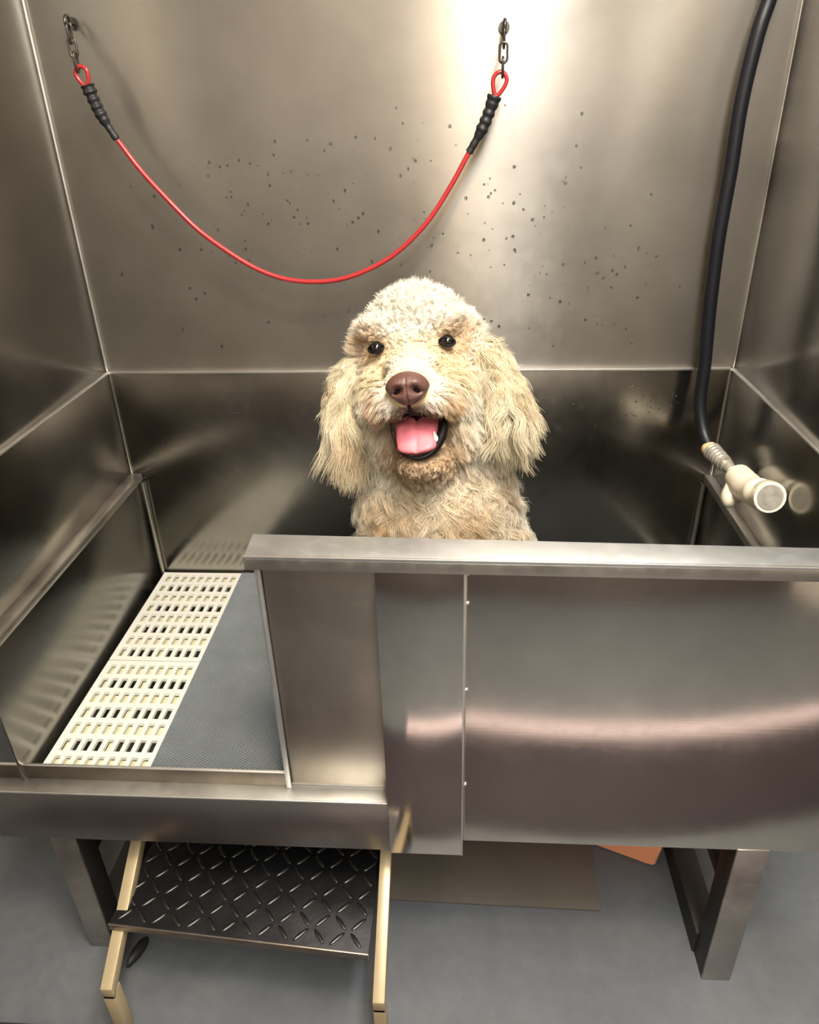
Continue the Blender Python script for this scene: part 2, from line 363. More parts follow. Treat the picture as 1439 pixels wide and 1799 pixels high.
# ------------------------------------------------------------------ white floor racks
M['white_plastic'] = plain('white_plastic', lin(210, 210, 200), 0.35, var=0.03, scale=8, sss=0.0)
M['cream_plastic'] = plain('cream_plastic_rib', lin(200, 196, 160), 0.45, var=0.08, scale=30)
def rack(y0, y1, rows, row0, label):
    x0, x1 = 0.0285, 1.1985; z1 = 0.4253; z0 = z1 - 0.006
    t = tag(empty('floor_rack', ((x0 + x1) / 2, (y0 + y1) / 2, 0.372)), label, 'floor rack', 'white plastic tub racks')
    hw, hl = 0.0108, 0.0268; px = 0.0189; py = (y1 - y0 - 0.012) / rows
    ncol = int((x1 - x0 - 0.02) / px)
    xs = [x0] ; 
    holes_x = [x0 + 0.012 + px * i for i in range(ncol)]
    holes_y = [y0 + 0.006 + py * j + (py - hl) / 2 for j in range(rows)]
    bm = bmesh.new()
    def bx(a, b, c, d, e, f):
        v = [bm.verts.new(p) for p in ((a, c, e), (b, c, e), (b, d, e), (a, d, e), (a, c, f), (b, c, f), (b, d, f), (a, d, f))]
        for q in ((3, 2, 1, 0), (4, 5, 6, 7), (0, 1, 5, 4), (1, 2, 6, 5), (2, 3, 7, 6), (3, 0, 4, 7)): bm.faces.new([v[i] for i in q])
    prev = y0
    for hy in holes_y:
        bx(x0, x1, prev, hy, z0, z1); prev = hy + hl
        px_ = x0
        for hx in holes_x:
            bx(px_, hx, hy, hy + hl, z0, z1); px_ = hx + hw
        bx(px_, x1, hy, hy + hl, z0, z1)
    bx(x0, x1, prev, y1, z0, z1)
    bm_obj('grid', bm, M['white_plastic'], t)
    for a, b, c, d in ((x0, x1, y0, y0 + 0.004), (x0, x1, y1 - 0.004, y1), (x0, x0 + 0.004, y0 + 0.004, y1 - 0.004), (x1 - 0.004, x1, y0 + 0.004, y1 - 0.004)):
        box('skirt', a, b, c, d, 0.3725, z0, M['white_plastic'], t, 0.0008)
    for j, hy in enumerate(holes_y):
        if (j + row0) % 2 == 0: box('cross_rib', x0 + 0.005, x1 - 0.005, hy - 0.002, hy + hl + 0.002, z0 - 0.009, z0 - 0.004, M['cream_plastic'], t, 0)
    for i, hx in enumerate(holes_x):
        if i % 5 == 4 or i == 0: box('long_rib', hx - 0.001, hx + hw + 0.001, y0 + 0.005, y1 - 0.005, z0 - 0.0095, z0 - 0.0045, M['cream_plastic'], t, 0)
    return t
rack(0.3195, 0.6310, 8, 1, 'white slotted plastic rack in the tub, the one against the back wall')
rack(0.0360, 0.3170, 7, 0, 'white slotted plastic rack in the tub, the one nearest the door sill')

# ------------------------------------------------------------------ grey mesh mat
M['mesh_grey'] = plain('grey_vinyl_strand', lin(116, 122, 124), 0.5, var=0.12, scale=14)
M['mesh_dark'] = plain('dark_vinyl_backing', lin(30, 31, 31), 0.7, var=0.15)
t = tag(empty('mesh_mat', (0.7, 0.33, 0.4255)), 'grey woven mesh mat lying over the right side of the racks', 'mat')
mx0, mx1, my0, my1, mz = 0.2120, 1.190, 0.0370, 0.6300, 0.4256
box('backing', mx0, mx1, my0, my1, mz, mz + 0.0012, M['mesh_dark'], t, 0)
bm = bmesh.new(); pitch = 0.0078; zc = mz + 0.0026; hw = 0.00088
def strand(a, b, zt):
    a = Vector(a); b = Vector(b); d = (b - a).normalized(); n = Vector((-d.y, d.x)) * hw
    q = [(a.x + n.x, a.y + n.y, mz + 0.001), (a.x - n.x, a.y - n.y, mz + 0.001), (b.x - n.x, b.y - n.y, mz + 0.001), (b.x + n.x, b.y + n.y, mz + 0.001)]
    v = [bm.verts.new(p) for p in q]; c0 = bm.verts.new((a.x, a.y, zt)); c1 = bm.verts.new((b.x, b.y, zt))
    bm.faces.new((v[0], c0, c1, v[3])); bm.faces.new((c0, v[1], v[2], c1))
s = 0.62
for sg in (1, -1):
    k = -400
    lo = int(-(my1 - my0) / s / pitch) - 2; hi = int((mx1 - mx0) / pitch) + int((my1 - my0) / s / pitch) + 2
    for k in range(lo, hi):
        # line x = mx0 + k*pitch + sg*(y-my0)/s
        xk = mx0 + k * pitch
        y_a = my0; y_b = my1
        fx = lambda y: xk + sg * (y - my0) / s
        ya, yb = (my0 + (mx0 - xk) * s * sg, my0 + (mx1 - xk) * s * sg)
        if ya > yb: ya, yb = yb, ya
        ya = max(ya, my0); yb = min(yb, my1)
        if yb - ya > 0.002: strand((fx(ya), ya), (fx(yb), yb), zc + (0.0003 if sg > 0 else 0))
o = bm_obj('mesh_weave', bm, M['mesh_grey'], t); o['kind'] = 'stuff'

# ------------------------------------------------------------------ step under the doorway
M['tread'] = plain('dark_tread_plate', lin(46, 46, 48), 0.42, metal=0.85, var=0.35, scale=18, bump=0.2, bscale=120)
M['lug'] = plain('worn_lug', lin(74, 73, 72), 0.34, metal=0.9, var=0.25)
M['step_rail'] = plain('pale_painted_rail', lin(168, 152, 120), 0.38, metal=0.25, var=0.10, scale=9)
M['nosing'] = plain('step_nosing', lin(150, 140, 130), 0.35, metal=0.9, var=0.15)
STEP = tag(empty('slide_out_step', (0.36, -0.05, 0)), 'pull-out step with black diamond plate tread under the tub doorway', 'step')
def rail_bar(x0, x1, skew):
    yt, zt, yb = 0.10, 0.2845, -0.138
    s = 0.62
    def pz(y): return zt - s * (yt - y)
    pts = []
    for z_off in (-0.026, 0.0):
        for (x, y) in ((x0, yb), (x1, yb), (x1, yt), (x0, yt)):
            pts.append((x + skew * (y - yt), y, max(pz(y) + z_off, 0.0)))
    hexa('side_rail', pts, M['step_rail'], STEP, 0.001)
rail_bar(0.144, 0.163, 0.0); rail_bar(0.581, 0.600, 0.0)
for x0 in (0.144, 0.581): box('rail_foot', x0, x0 + 0.019, -0.138, -0.114, 0.0, 0.118, M['step_rail'], STEP, 0.001)
tz = 0.196
fl, fr, br_, bl = Vector((0.1405, -0.066, tz)), Vector((0.5735, -0.0965, tz)), Vector((0.579, 0.16, tz)), Vector((0.166, 0.16, tz))
dn = Vector((0, 0, -0.004))
tread = hexa('tread', [fl + dn, fr + dn, br_ + dn, bl + dn, fl, fr, br_, bl], M['tread'], STEP, 0.0006)
nd = Vector((0, 0, -0.013)); fo = Vector((0, -0.003, 0))
hexa('nosing', [fl + nd + fo, fr + nd + fo, fr + nd, fl + nd, fl + fo + Vector((0, 0, 0.001)), fr + fo + Vector((0, 0, 0.001)), fr + Vector((0, 0, 0.001)), fl + Vector((0, 0, 0.001))], M['nosing'], STEP, 0.0007)
bm = bmesh.new(); bmesh.ops.create_uvsphere(bm, u_segments=10, v_segments=6, radius=1, matrix=Matrix.Diagonal((0.0155, 0.0038, 0.0024, 1)))
for f in bm.faces: f.smooth = True
lug_me = bpy.data.meshes.new('lug'); bm.to_mesh(lug_me); bm.free(); lug_me.materials.append(M['lug'])
ex = (fr - fl).normalized(); ey = Vector((-ex.y, ex.x, 0))
for j in range(9):
    for i in range(15):
        p = fl + ex * (0.020 + i * 0.0300 + (0.015 if False else 0)) + ey * (0.018 + j * 0.0265)
        a = math.radians(48 if (i + j) % 2 == 0 else -48)
        xl = fl.x + (bl.x - fl.x) * (p.y - fl.y) / (bl.y - fl.y) + 0.012; xr = fr.x + (br_.x - fr.x) * (p.y - fr.y) / (br_.y - fr.y) - 0.012
        if not (xl < p.x < xr and p.y < 0.15): continue
        o = bpy.data.objects.new('lug', lug_me); COL.objects.link(o); adopt(o, tread)
        o.location = p; o.rotation_euler = (0, 0, a + math.atan2(ex.y, ex.x))

# ------------------------------------------------------------------ things under the tub
M['orange'] = plain('orange_plastic', lin(250, 168, 124), 0.45, var=0.05, scale=6)
A = Vector((1.118, 0.2145)); d1 = Vector((-0.925, 0.38)); d2 = Vector((-0.12, 0.99))
def bin_ring(off, z, sc):
    c = A + d1 * 0.15 + d2 * 0.11
    base = [A, A + d1 * 0.30, A + d1 * 0.30 + d2 * 0.21, A + d2 * 0.21]
    out = []
    for k in range(4):
        p, a, b = base[k], base[k - 1], base[(k + 1) % 4]
        r = 0.024
        for s_ in range(6):
            t_ = s_ / 5
            p0 = p + (a - p).normalized() * r; p1 = p + (b - p).normalized() * r
            q = (1 - t_) ** 2 * p0 + 2 * t_ * (1 - t_) * p + t_ ** 2 * p1
            q = c + (q - c) * sc
            out.append((q.x, q.y, z))
    return out
t = tag(empty('storage_bin', (0.98, 0.36, 0)), 'orange plastic bin standing on the floor under the tub', 'bin')
bm = bmesh.new(); rings = []
for z, sc in ((0.001, 0.97), (0.004, 1.0), (0.20, 1.10), (0.20, 1.085), (0.008, 0.985), (0.006, 0.95)):
    rings.append([bm.verts.new(p) for p in bin_ring(0, z, sc)])
for a, b in zip(rings, rings[1:]):
    n = len(a)
    for k in range(n): bm.faces.new((a[k], a[(k + 1) % n], b[(k + 1) % n], b[k]))
bm.faces.new(rings[0][::-1]); bm.faces.new(rings[-1])
bm_obj('bin_body', bm, M['orange'], t, 40)
bm = bmesh.new(); tube_bm(bm, [Vector(p) for p in bin_ring(0, 0.198, 1.10)], 0.005, 8, True); bm_obj('bin_rim', bm, M['orange'], t, 60)

M['board'] = plain('brown_grey_board', lin(86, 80, 71), 0.7, var=0.15, scale=7, bump=0.1)
o = hexa('floor_board', [(0.20, 0.130, 0.0), (0.986, 0.1186, 0.0), (0.997, 0.50, 0.0), (0.20, 0.50, 0.0), (0.20, 0.130, 0.006), (0.986, 0.1186, 0.006), (0.997, 0.50, 0.006), (0.20, 0.50, 0.006)], M['board'], None, 0.001)
tag(o, 'thin brown-grey board lying flat on the concrete under the tub', 'board')
bm = bmesh.new(); bmesh.ops.create_uvsphere(bm, u_segments=20, v_segments=12, radius=1)
for v in bm.verts:
    v.co = Vector((v.co.x * (0.010 + 0.002 * v.co.y), v.co.y * 0.030, max(v.co.z, -0.4) * 0.012 + 0.0048))
bmesh.ops.transform(bm, matrix=Matrix.Translation((0.124, 0.0, 0.0)) @ Matrix.Rotation(-0.3, 4, 'Z'), verts=bm.verts)
tag(bm_obj('black_blob', bm, M['black'], None, 60), 'small black oblong on the floor behind the left rail of the step', 'blob')  # plain black oblong shape on the floor, identity left open

# unseen sheets added before the tub to colour reflections in the front panels
M['sheet_dark'] = plain('dark_mauve_sheet', lin(34, 26, 33), 0.7, var=0.1, scale=12, bump=0.3, bscale=150)
M['sheet_pink'] = plain('dusty_pink_sheet', lin(214, 198, 202), 0.8, var=0.06, scale=12, bump=0.3, bscale=150)
tag(box('reflection_sheet', -0.35, 1.85, -0.525, -0.13, 0.0, 0.010, M['sheet_dark'], None, 0.003), 'added dark mauve sheet on the floor, darkens reflections low in the front panel', 'mat')
tag(box('reflection_sheet', 0.50, 1.85, -0.625, -0.530, 0.0, 0.012, M['sheet_pink'], None, 0.003), 'added dusty pink sheet on the floor, makes the pink reflected band in the front panel', 'mat')

# ------------------------------------------------------------------ tether cable, chains and eye bolts
YC = D - 0.05
M['red'] = plain('red_vinyl', lin(168, 42, 45), 0.3, var=0.08, scale=10, coat=0.3)
M['tape'] = plain('black_tape', (0.010, 0.011, 0.013, 1), 0.5, var=0.3, scale=40, bump=0.4, bscale=160)
M['chain'] = plain('dark_chain_steel', lin(96, 94, 90), 0.35, metal=1.0, var=0.2)
cab = [(0.1324, 1.3243), (0.1653, 1.2772), (0.2065, 1.2293), (0.2496, 1.1837), (0.2957, 1.1484), (0.3436, 1.1182), (0.3935, 1.0986), (0.4449, 1.0918), (0.4971, 1.0951), (0.5496, 1.1112), (0.6016, 1.1395), (0.6526, 1.1857), (0.6919, 1.2393), (0.7249, 1.2941)]
CAB = tag(empty('tether_cable', (0.4449, YC, 1.09)), 'red vinyl-coated tether cable sagging across the steel back wall', 'cable')
path = smooth_path([(x, YC - 0.02 * math.sin(pi * i / 13), z) for i, (x, z) in enumerate(cab)], 6)
tube('cable', path, 0.0042, M['red'], CAB, 12)
def sleeve(a, b, flip):
    a, b = Vector(a), Vector(b); n = 44; pts = []; rad = []
    for i in range(n + 1):
        t_ = i / n; p = a.lerp(b, t_); p.x += flip * 0.004 * math.sin(pi * t_)
        pts.append(p)
        base = 0.0062 if t_ < 0.3 else (0.0095 if t_ < 0.85 else 0.0110)
        if 0.25 < t_ < 0.38: base = 0.0062 + (t_ - 0.25) / 0.13 * 0.0035
        base += 0.0010 * math.sin(t_ * 46 + flip) * (1 if t_ > 0.35 else 0.25)
        rad.append(base)
    tube('tape_sleeve', pts, rad, M['tape'], CAB, 14)
sleeve((0.1310, YC, 1.3265), (0.0992, YC, 1.4060), -1)
sleeve((0.7240, YC, 1.2925), (0.7640, YC, 1.3735), 1)
def eye_loop(base, top, w_):
    base, top = Vector(base), Vector(top); d = top - base; n = Vector((d.z, 0, -d.x)).normalized()
    pts = []
    for i in range(25):
        a = -pi / 2 * 1.0 + 2 * pi * i / 24
        t_ = (1 + math.sin(a)) / 2
        wd = math.cos(a) * w_ * (0.45 + 0.75 * t_ if t_ < 0.75 else 1.0)
        pts.append(base + d * t_ + n * wd)
    tube('end_loop', pts[:-1], 0.0034, M['red'], CAB, 10, closed=True)
eye_loop((0.0975, YC, 1.404), (0.0915, YC, 1.4330), 0.0115)
eye_loop((0.7660, YC, 1.3730), (0.7745, YC, 1.4060), 0.0120)
def chain(x, z, dx, label):
    t = tag(empty('wall_chain', (x, YC, z)), label, 'chain', 'chains holding the cable ends')
    n = 3; pz = z
    for k in range(n):
        cz = z + 0.010 + k * 0.0205; cx = x + dx * (cz - z)
        pts = []
        for i in range(20):
            a = 2 * pi * i / 20
            ca, sa = math.cos(a) * 0.0062, math.sin(a) * 0.0065 + (0.0075 if math.sin(a) > 0 else -0.0075)
            y_ = YC + (0.012 * k)
            pts.append((cx + (ca if k % 2 else 0), y_ + (0 if k % 2 else ca), cz + sa))
        tube('chain_link', pts, 0.0019, M['chain'], t, 8, closed=True)
    ez = z + 0.010 + n * 0.0205 - 0.004; ex_ = x + dx * (ez - z)
    pts = [(ex_, YC + 0.036 + 0.009 * math.sin(2 * pi * i / 20), ez + 0.009 * math.cos(2 * pi * i / 20)) for i in range(20)]
    tube('eye_bolt', pts, 0.0026, M['chain'], t, 8, closed=True)
    tube('bolt_shank', [(ex_, YC + 0.045, ez), (ex_, D + 0.0062, ez)], 0.0032, M['chain'], t, 10)
    tube('washer', [(ex_, D + 0.0025, ez), (ex_, D + 0.0060, ez)], 0.009, M['chain'], t, 16)
chain(0.0915, 1.4290, -0.30, 'short dark chain holding the left end of the red cable')
chain(0.7750, 1.4020, 0.05, 'short dark chain holding the right end of the red cable')

# ------------------------------------------------------------------ shower hose and sprayer
M['hose'] = plain('navy_black_hose', lin(14, 16, 22), 0.45, var=0.2, scale=12, spec=0.4)
M['coupling'] = plain('worn_grey_coupling', lin(168, 164, 152), 0.4, metal=0.5, var=0.25, scale=60)
M['brass'] = plain('cream_hose_collar', lin(214, 190, 140), 0.4, var=0.1)
M['cream'] = plain('cream_sprayer_plastic', lin(218, 210, 188), 0.4, var=0.05, scale=10)
t = tag(empty('shower_hose', (1.17, 0.58, 0.78)), 'black shower hose with cream sprayer hanging at the right of the tub', 'hose')
hp = [(1.196, 0.612, 1.62), (1.176, 0.606, 1.50), (1.164, 0.601, 1.4455), (1.1565, 0.601, 1.3538), (1.1571, 0.601, 1.2545), (1.1559, 0.601, 1.1469), (1.1606, 0.601, 1.0299), (1.1685, 0.601, 0.9243), (1.1700, 0.596, 0.852), (1.1790, 0.578, 0.800), (1.1885, 0.550, 0.7725)]
tube('hose', smooth_path(hp, 8), 0.0122, M['hose'], t, 20)
def along(name, a, b, prof, mat, seg=20):
    a, b = Vector(a), Vector(b); tube(name, [a.lerp(b, q) for q, _ in prof], [r for _, r in prof], mat, t, seg)
h0, c2, c3 = Vector((1.1870, 0.553, 0.7745)), Vector((1.2035, 0.470, 0.7680)), Vector((1.2055, 0.455, 0.7685))
along('collar', h0 - (c2 - h0) * 0.05, h0.lerp(c2, 0.16), [(0, 0.0128), (0.1, 0.0142), (0.9, 0.0142), (1, 0.0125)], M['brass'])
prof = []
for i in range(31):
    q = i / 30; r = 0.0165 - 0.003 * q + 0.0012 * math.sin(q * 34)
    prof.append((q, r))
along('ribbed_coupling', h0.lerp(c2, 0.14), h0.lerp(c2, 0.72), prof, M['coupling'])
along('swivel_nut', h0.lerp(c2, 0.70), c2, [(0, 0.0095), (0.1, 0.0125), (0.45, 0.0125), (0.5, 0.0105), (0.9, 0.0105), (1, 0.0095)], M['coupling'])
sp0 = c2.lerp(c3, 0.2); s_mid = Vector((1.2065, 0.400, 0.7700)); s_end = Vector((1.2055, 0.330, 0.7900))
tube('sprayer_body', smooth_path([sp0, (1.2060, 0.440, 0.7690), s_mid, (1.2060, 0.365, 0.7780), s_end], 6),
     list(np.interp(np.linspace(0, 1, 25), [0, 0.12, 0.25, 0.5, 0.75, 0.92, 1], [0.0095, 0.0135, 0.0235, 0.0262, 0.0240, 0.0255, 0.020])), M['cream'], t, 20)
tube('sprayer_trigger', smooth_path([(1.200, 0.425, 0.758), (1.194, 0.415, 0.748), (1.188, 0.405, 0.743), (1.192, 0.392, 0.741)], 5),
     list(np.interp(np.linspace(0, 1, 16), [0, 0.4, 0.8, 1], [0.018, 0.0195, 0.016, 0.006])), M['cream'], t, 16)
tube('sprayer_head', [s_end - Vector((0, 0.012, -0.003)), s_end + Vector((0, -0.016, 0.006)), s_end + Vector((0, -0.030, 0.010))], [0.018, 0.0255, 0.0255], M['cream'], t, 20)

tube('spray_face', [s_end + Vector((0, -0.0298, 0.0100)), s_end + Vector((0, -0.0315, 0.0105))], 0.0205, M['coupling'], t, 24)

# ------------------------------------------------------------------ the dog
H = Vector((0.6463, 0.34, 1.000))
f0 = (CAM - H).normalized(); r0 = Vector((0, 0, 1)).cross(f0).normalized(); u0 = f0.cross(r0)
ya, ro = math.radians(6.0), math.radians(3.7)
fh = (f0 * math.cos(ya) - r0 * math.sin(ya)); r1 = (r0 * math.cos(ya) + f0 * math.sin(ya))
rh = r1 * math.cos(ro) + u0 * math.sin(ro); uh = -r1 * math.sin(ro) + u0 * math.cos(ro)
HM = Matrix(((rh.x, uh.x, fh.x, H.x), (rh.y, uh.y, fh.y, H.y), (rh.z, uh.z, fh.z, H.z), (0, 0, 0, 1)))
def HL(x, y, z): return HM @ Vector((x, y, z))
DOG = tag(empty('dog', (0.685, 0.42, 0.4285)), 'curly cream doodle dog sitting in the steel tub with its mouth open', 'dog')

bm = bmesh.new()
def ell(c, r, frame=None):
    m = Matrix.Translation(c) @ (frame or Matrix.Identity(4)) @ Matrix.Diagonal((*r, 1))
    bmesh.ops.create_icosphere(bm, subdivisions=3, radius=1, matrix=m)
HR = HM.to_3x3().to_4x4()
def hell(x, y, z, a, b, c, rot=None): ell(HL(x, y, z), (a, b, c), HR @ rot if rot else HR)
def limb(a, b, ra, rb, n=7, sq=(1, 1, 1)):
    a, b = Vector(a), Vector(b)
    for i in range(n):
        t_ = i / (n - 1); r = ra + (rb - ra) * t_; ell(a.lerp(b, t_), (r * sq[0], r * sq[1], r * sq[2]))
# head
hell(0, 0.026, -0.012, 0.090, 0.072, 0.086)
hell(0, 0.070, 0.0, 0.054, 0.044, 0.060)
for s_ in (-1, 1):
    hell(s_ * 0.046, 0.059, 0.045, 0.025, 0.016, 0.023)
    hell(s_ * 0.046, -0.025, 0.028, 0.038, 0.050, 0.048)
    hell(s_ * 0.045, -0.075, 0.0, 0.038, 0.052, 0.055)
    hell(s_ * 0.027, -0.040, 0.106, 0.029, 0.026, 0.044)
hell(0, 0.004, 0.076, 0.036, 0.030, 0.050)
hell(0, -0.022, 0.113, 0.036, 0.031, 0.046)
# lower jaw
hell(0.003, -0.136, 0.060, 0.036, 0.014, 0.045)
hell(0.003, -0.128, 0.020, 0.052, 0.036, 0.050)
# ears
EARS = {-1: [HL(-0.094, 0.010, -0.012), HL(-0.115, -0.025, -0.008), HL(-0.119, -0.062, 0.0)],
        1: [HL(0.096, 0.018, -0.012), HL(0.122, -0.022, -0.008), HL(0.133, -0.052, 0.0)]}
for s_ in (-1, 1):
    e = EARS[s_]
    for a, b in ((e[0], e[1]), (e[1], e[2])):
        for i in range(8):
            t_ = i / 7; ell(a.lerp(b, t_), (0.020, 0.030, 0.024) if a is e[0] else (0.017, 0.033, 0.022), HR @ Matrix.Rotation(math.radians(90), 4, 'X'))
# neck, chest, trunk, limbs
limb((0.652, 0.405, 0.93), (0.672, 0.385, 0.77), 0.098, 0.120, 8)
ell((0.682, 0.380, 0.690), (0.126, 0.112, 0.135))
for s_ in (-1, 1):
    ell((0.682 + s_ * 0.078, 0.375, 0.655), (0.058, 0.085, 0.105))
    limb((0.682 + s_ * 0.078, 0.345, 0.62), (0.682 + s_ * 0.080, 0.310, 0.465), 0.050, 0.037, 8)
    ell((0.682 + s_ * 0.080, 0.285, 0.450), (0.036, 0.055, 0.0215))
    ell((0.690 + s_ * 0.118, 0.475, 0.520), (0.064, 0.105, 0.088))
    limb((0.690 + s_ * 0.150, 0.43, 0.47), (0.690 + s_ * 0.155, 0.335, 0.452), 0.030, 0.0225, 6)
ell((0.686, 0.440, 0.62), (0.128, 0.125, 0.165))
ell((0.690, 0.490, 0.535), (0.118, 0.110, 0.105))
tmp_me = bpy.data.meshes.new('tmp'); bm.to_mesh(tmp_me); bm.free()
tmp = bpy.data.objects.new('tmp', tmp_me); COL.objects.link(tmp)
md = tmp.modifiers.new('r', 'REMESH'); md.mode = 'VOXEL'; md.voxel_size = 0.0055
md = tmp.modifiers.new('s', 'SMOOTH'); md.factor = 0.5; md.iterations = 5
bpy.context.view_layer.update()
dg = bpy.context.evaluated_depsgraph_get()
body_me = bpy.data.meshes.new_from_object(tmp.evaluated_get(dg))
bpy.data.objects.remove(tmp); bpy.data.meshes.remove(tmp_me)
body_me.name = 'body'
body_me.polygons.foreach_set('use_smooth', [True] * len(body_me.polygons))
M['skin'] = plain('undercoat', lin(214, 190, 148), 0.8, var=0.15, scale=40)
body = obj('body', body_me, M['skin'], DOG)

# ---- face parts
M['nose'] = plain('liver_brown_nose', lin(92, 63, 56), 0.40, var=0.14, scale=90, bump=0.35, bscale=420)
M['nostril'] = plain('dark_nostril', lin(16, 8, 8), 0.9, var=0.2, spec=0.1)
M['lip'] = plain('black_lip', lin(14, 9, 9), 0.55, var=0.2, spec=0.2)
M['mouth'] = plain('dark_mouth', lin(58, 20, 20), 0.4, var=0.2)
M['tongue'] = plain('pink_tongue', lin(224, 122, 132), 0.5, var=0.07, scale=70, bump=0.25, bscale=500, sss=0.15)
M['tooth'] = plain('ivory_tooth', lin(240, 232, 214), 0.25, var=0.03)
M['eye'] = plain('dark_brown_eye', lin(11, 7, 5), 0.12, var=0.2, coat=0.3)
NC = (0.0, -0.022, 0.160)
bm = bmesh.new(); bmesh.ops.create_uvsphere(bm, u_segments=72, v_segments=48, radius=1)
for v in bm.verts:
    x, y, z = v.co
    # wide flat top, narrower rounded underside
    wy = 1.0 if y > 0 else 1.0 - 0.24 * (-y) ** 1.6
    X = x * 0.0305 * wy * (1 + 0.10 * (1 - abs(y))); Y = y * (0.0215 if y > 0 else 0.0265); Z = z * 0.022
    if z > -0.2:
        front = min(1, (z + 0.2) / 0.6)
        for s_ in (-1, 1):
            dx = (X - s_ * 0.0130) / 0.0072; dy = (Y + 0.0045 + 0.10 * (abs(X) - 0.0128)) / 0.0056
            Z -= 0.0115 * math.exp(-(dx * dx + dy * dy)) * front
            dx = (X - s_ * 0.0215) / 0.0065; dy = (Y + 0.0085) / 0.0026
            Z -= 0.0035 * math.exp(-(dx * dx + dy * dy)) * front
            dx = (X - s_ * 0.0155) / 0.008; dy = (Y - 0.0060) / 0.006
            Z += 0.0022 * math.exp(-(dx * dx + dy * dy)) * front
        Z -= 0.0026 * math.exp(-(X / 0.0016) ** 2) * front * (1.0 if Y < 0.002 else 0.35)
    v.co = HL(NC[0] + X * 0.91, NC[1] + Y * 0.97, NC[2] + Z)
nose = bm_obj('nose', bm, M['nose'], DOG, 80)
for s_ in (-1, 1):
    bm = bmesh.new(); bmesh.ops.create_uvsphere(bm, u_segments=20, v_segments=12, radius=1)
    for v in bm.verts:
        v.co = HL(NC[0] + s_ * 0.0119 + v.co.x * 0.0074 + s_ * v.co.y * -0.0012, NC[1] - 0.0046 + v.co.y * 0.0058, NC[2] + 0.0090 + v.co.z * 0.0028)
    o = bm_obj('nostril', bm, M['nostril'], nose, 60)
tube('philtrum', [HL(0, -0.046, 0.163), HL(0, -0.054, 0.152), HL(0, -0.061, 0.142)], [0.0030, 0.0024, 0.003], M['lip'], DOG, 8)
EYE = {-1: (-0.0525, 0.036, 0.0645), 1: (0.0525, 0.036, 0.0645)}
for s_ in (-1, 1):
    ex_, ey_, ez_ = EYE[s_]
    bm = bmesh.new(); bmesh.ops.create_uvsphere(bm, u_segments=32, v_segments=20, radius=0.0108, matrix=Matrix.Translation(HL(ex_, ey_, ez_)))
    eye = bm_obj('eye', bm, M['eye'], DOG, 60)
    pts = [HL(ex_ + 0.0112 * math.cos(a), ey_ + 0.0058 * math.sin(a) + s_ * -0.10 * 0.0130 * math.cos(a), ez_ + 0.0084 - 0.35 * abs(math.cos(a)) * 0.012) for a in np.linspace(0, 2 * pi, 24, endpoint=False)]
    tube('eyelid', pts, 0.0019, M['lip'], eye, 8, closed=True)
lowlip = [(-0.037, -0.070, 0.098), (-0.036, -0.090, 0.098), (-0.030, -0.109, 0.102), (-0.016, -0.122, 0.108), (0.003, -0.126, 0.110), (0.019, -0.120, 0.107), (0.031, -0.106, 0.101), (0.039, -0.088, 0.096), (0.042, -0.070, 0.092)]
sp = smooth_path([HL(*p) for p in lowlip], 5)
tube('lower_lip', sp, list(np.interp(np.linspace(0, 1, len(sp)), [0, 0.25, 0.5, 0.66, 0.8, 0.92, 1], [0.0008, 0.0010, 0.0032, 0.0052, 0.0082, 0.0062, 0.002])), M['lip'], DOG, 10)
upl = [(-0.037, -0.070, 0.098), (-0.022, -0.066, 0.118), (0.0, -0.061, 0.132), (0.022, -0.066, 0.118), (0.042, -0.070, 0.092)]
sp = smooth_path([HL(*p) for p in upl], 5)
tube('upper_lip', sp, 0.0022, M['lip'], DOG, 10)
bm = bmesh.new(); bmesh.ops.create_uvsphere(bm, u_segments=32, v_segments=20, radius=1)
for v in bm.verts: v.co = HL(0.002 + v.co.x * 0.038, -0.094 + v.co.y * 0.034, 0.068 + v.co.z * 0.022)
bm_obj('mouth_lining', bm, M['mouth'], DOG, 60)
bm = bmesh.new(); nu, nv = 26, 17; top = []; bot = []
tp = smooth_path([(0, -0.068, 0.066), (0, -0.086, 0.093), (0.0, -0.106, 0.108), (-0.001, -0.1195, 0.1135)], 12)
for i in range(nu):
    q = i / (nu - 1); k = q * (len(tp) - 1); i0 = min(int(k), len(tp) - 2); c = tp[i0].lerp(tp[i0 + 1], k - i0)
    tg = (tp[i0 + 1] - tp[i0]).normalized(); nn = Vector((1, 0, 0)).cross(tg).normalized()
    if nn.z < 0: nn = -nn
    wd = (0.033 - 0.007 * q) * (1.0 if q < 0.72 else math.sqrt(max(0.0, 1 - ((q - 0.72) / 0.28) ** 2.2)) + 0.02)
    ra, rb = [], []
    for j in range(nv):
        s_ = -1 + 2 * j / (nv - 1)
        th = 0.0075 * math.sqrt(max(0, 1 - s_ ** 4)) * (1 if q < 0.9 else 0.6 + 0.4 * (1 - q) / 0.1)
        gr = 0.0030 * math.exp(-(s_ / 0.10) ** 2) * (1 - 0.5 * q); wob = 0.0012 * math.sin(q * 14 + s_ * 3)
        p = c + Vector((1, 0, 0)) * s_ * wd
        ra.append(bm.verts.new(HL(*(p + nn * (th - gr + wob * 0.5))))); rb.append(bm.verts.new(HL(*(p - nn * th * 0.6))))
    top.append(ra); bot.append(rb)
for i in range(nu - 1):
    for j in range(nv - 1):
        bm.faces.new((top[i][j], top[i][j + 1], top[i + 1][j + 1], top[i + 1][j])); bm.faces.new((bot[i][j], bot[i + 1][j], bot[i + 1][j + 1], bot[i][j + 1]))
    for j in (0, nv - 1): bm.faces.new((top[i][j], top[i + 1][j], bot[i + 1][j], bot[i][j]))
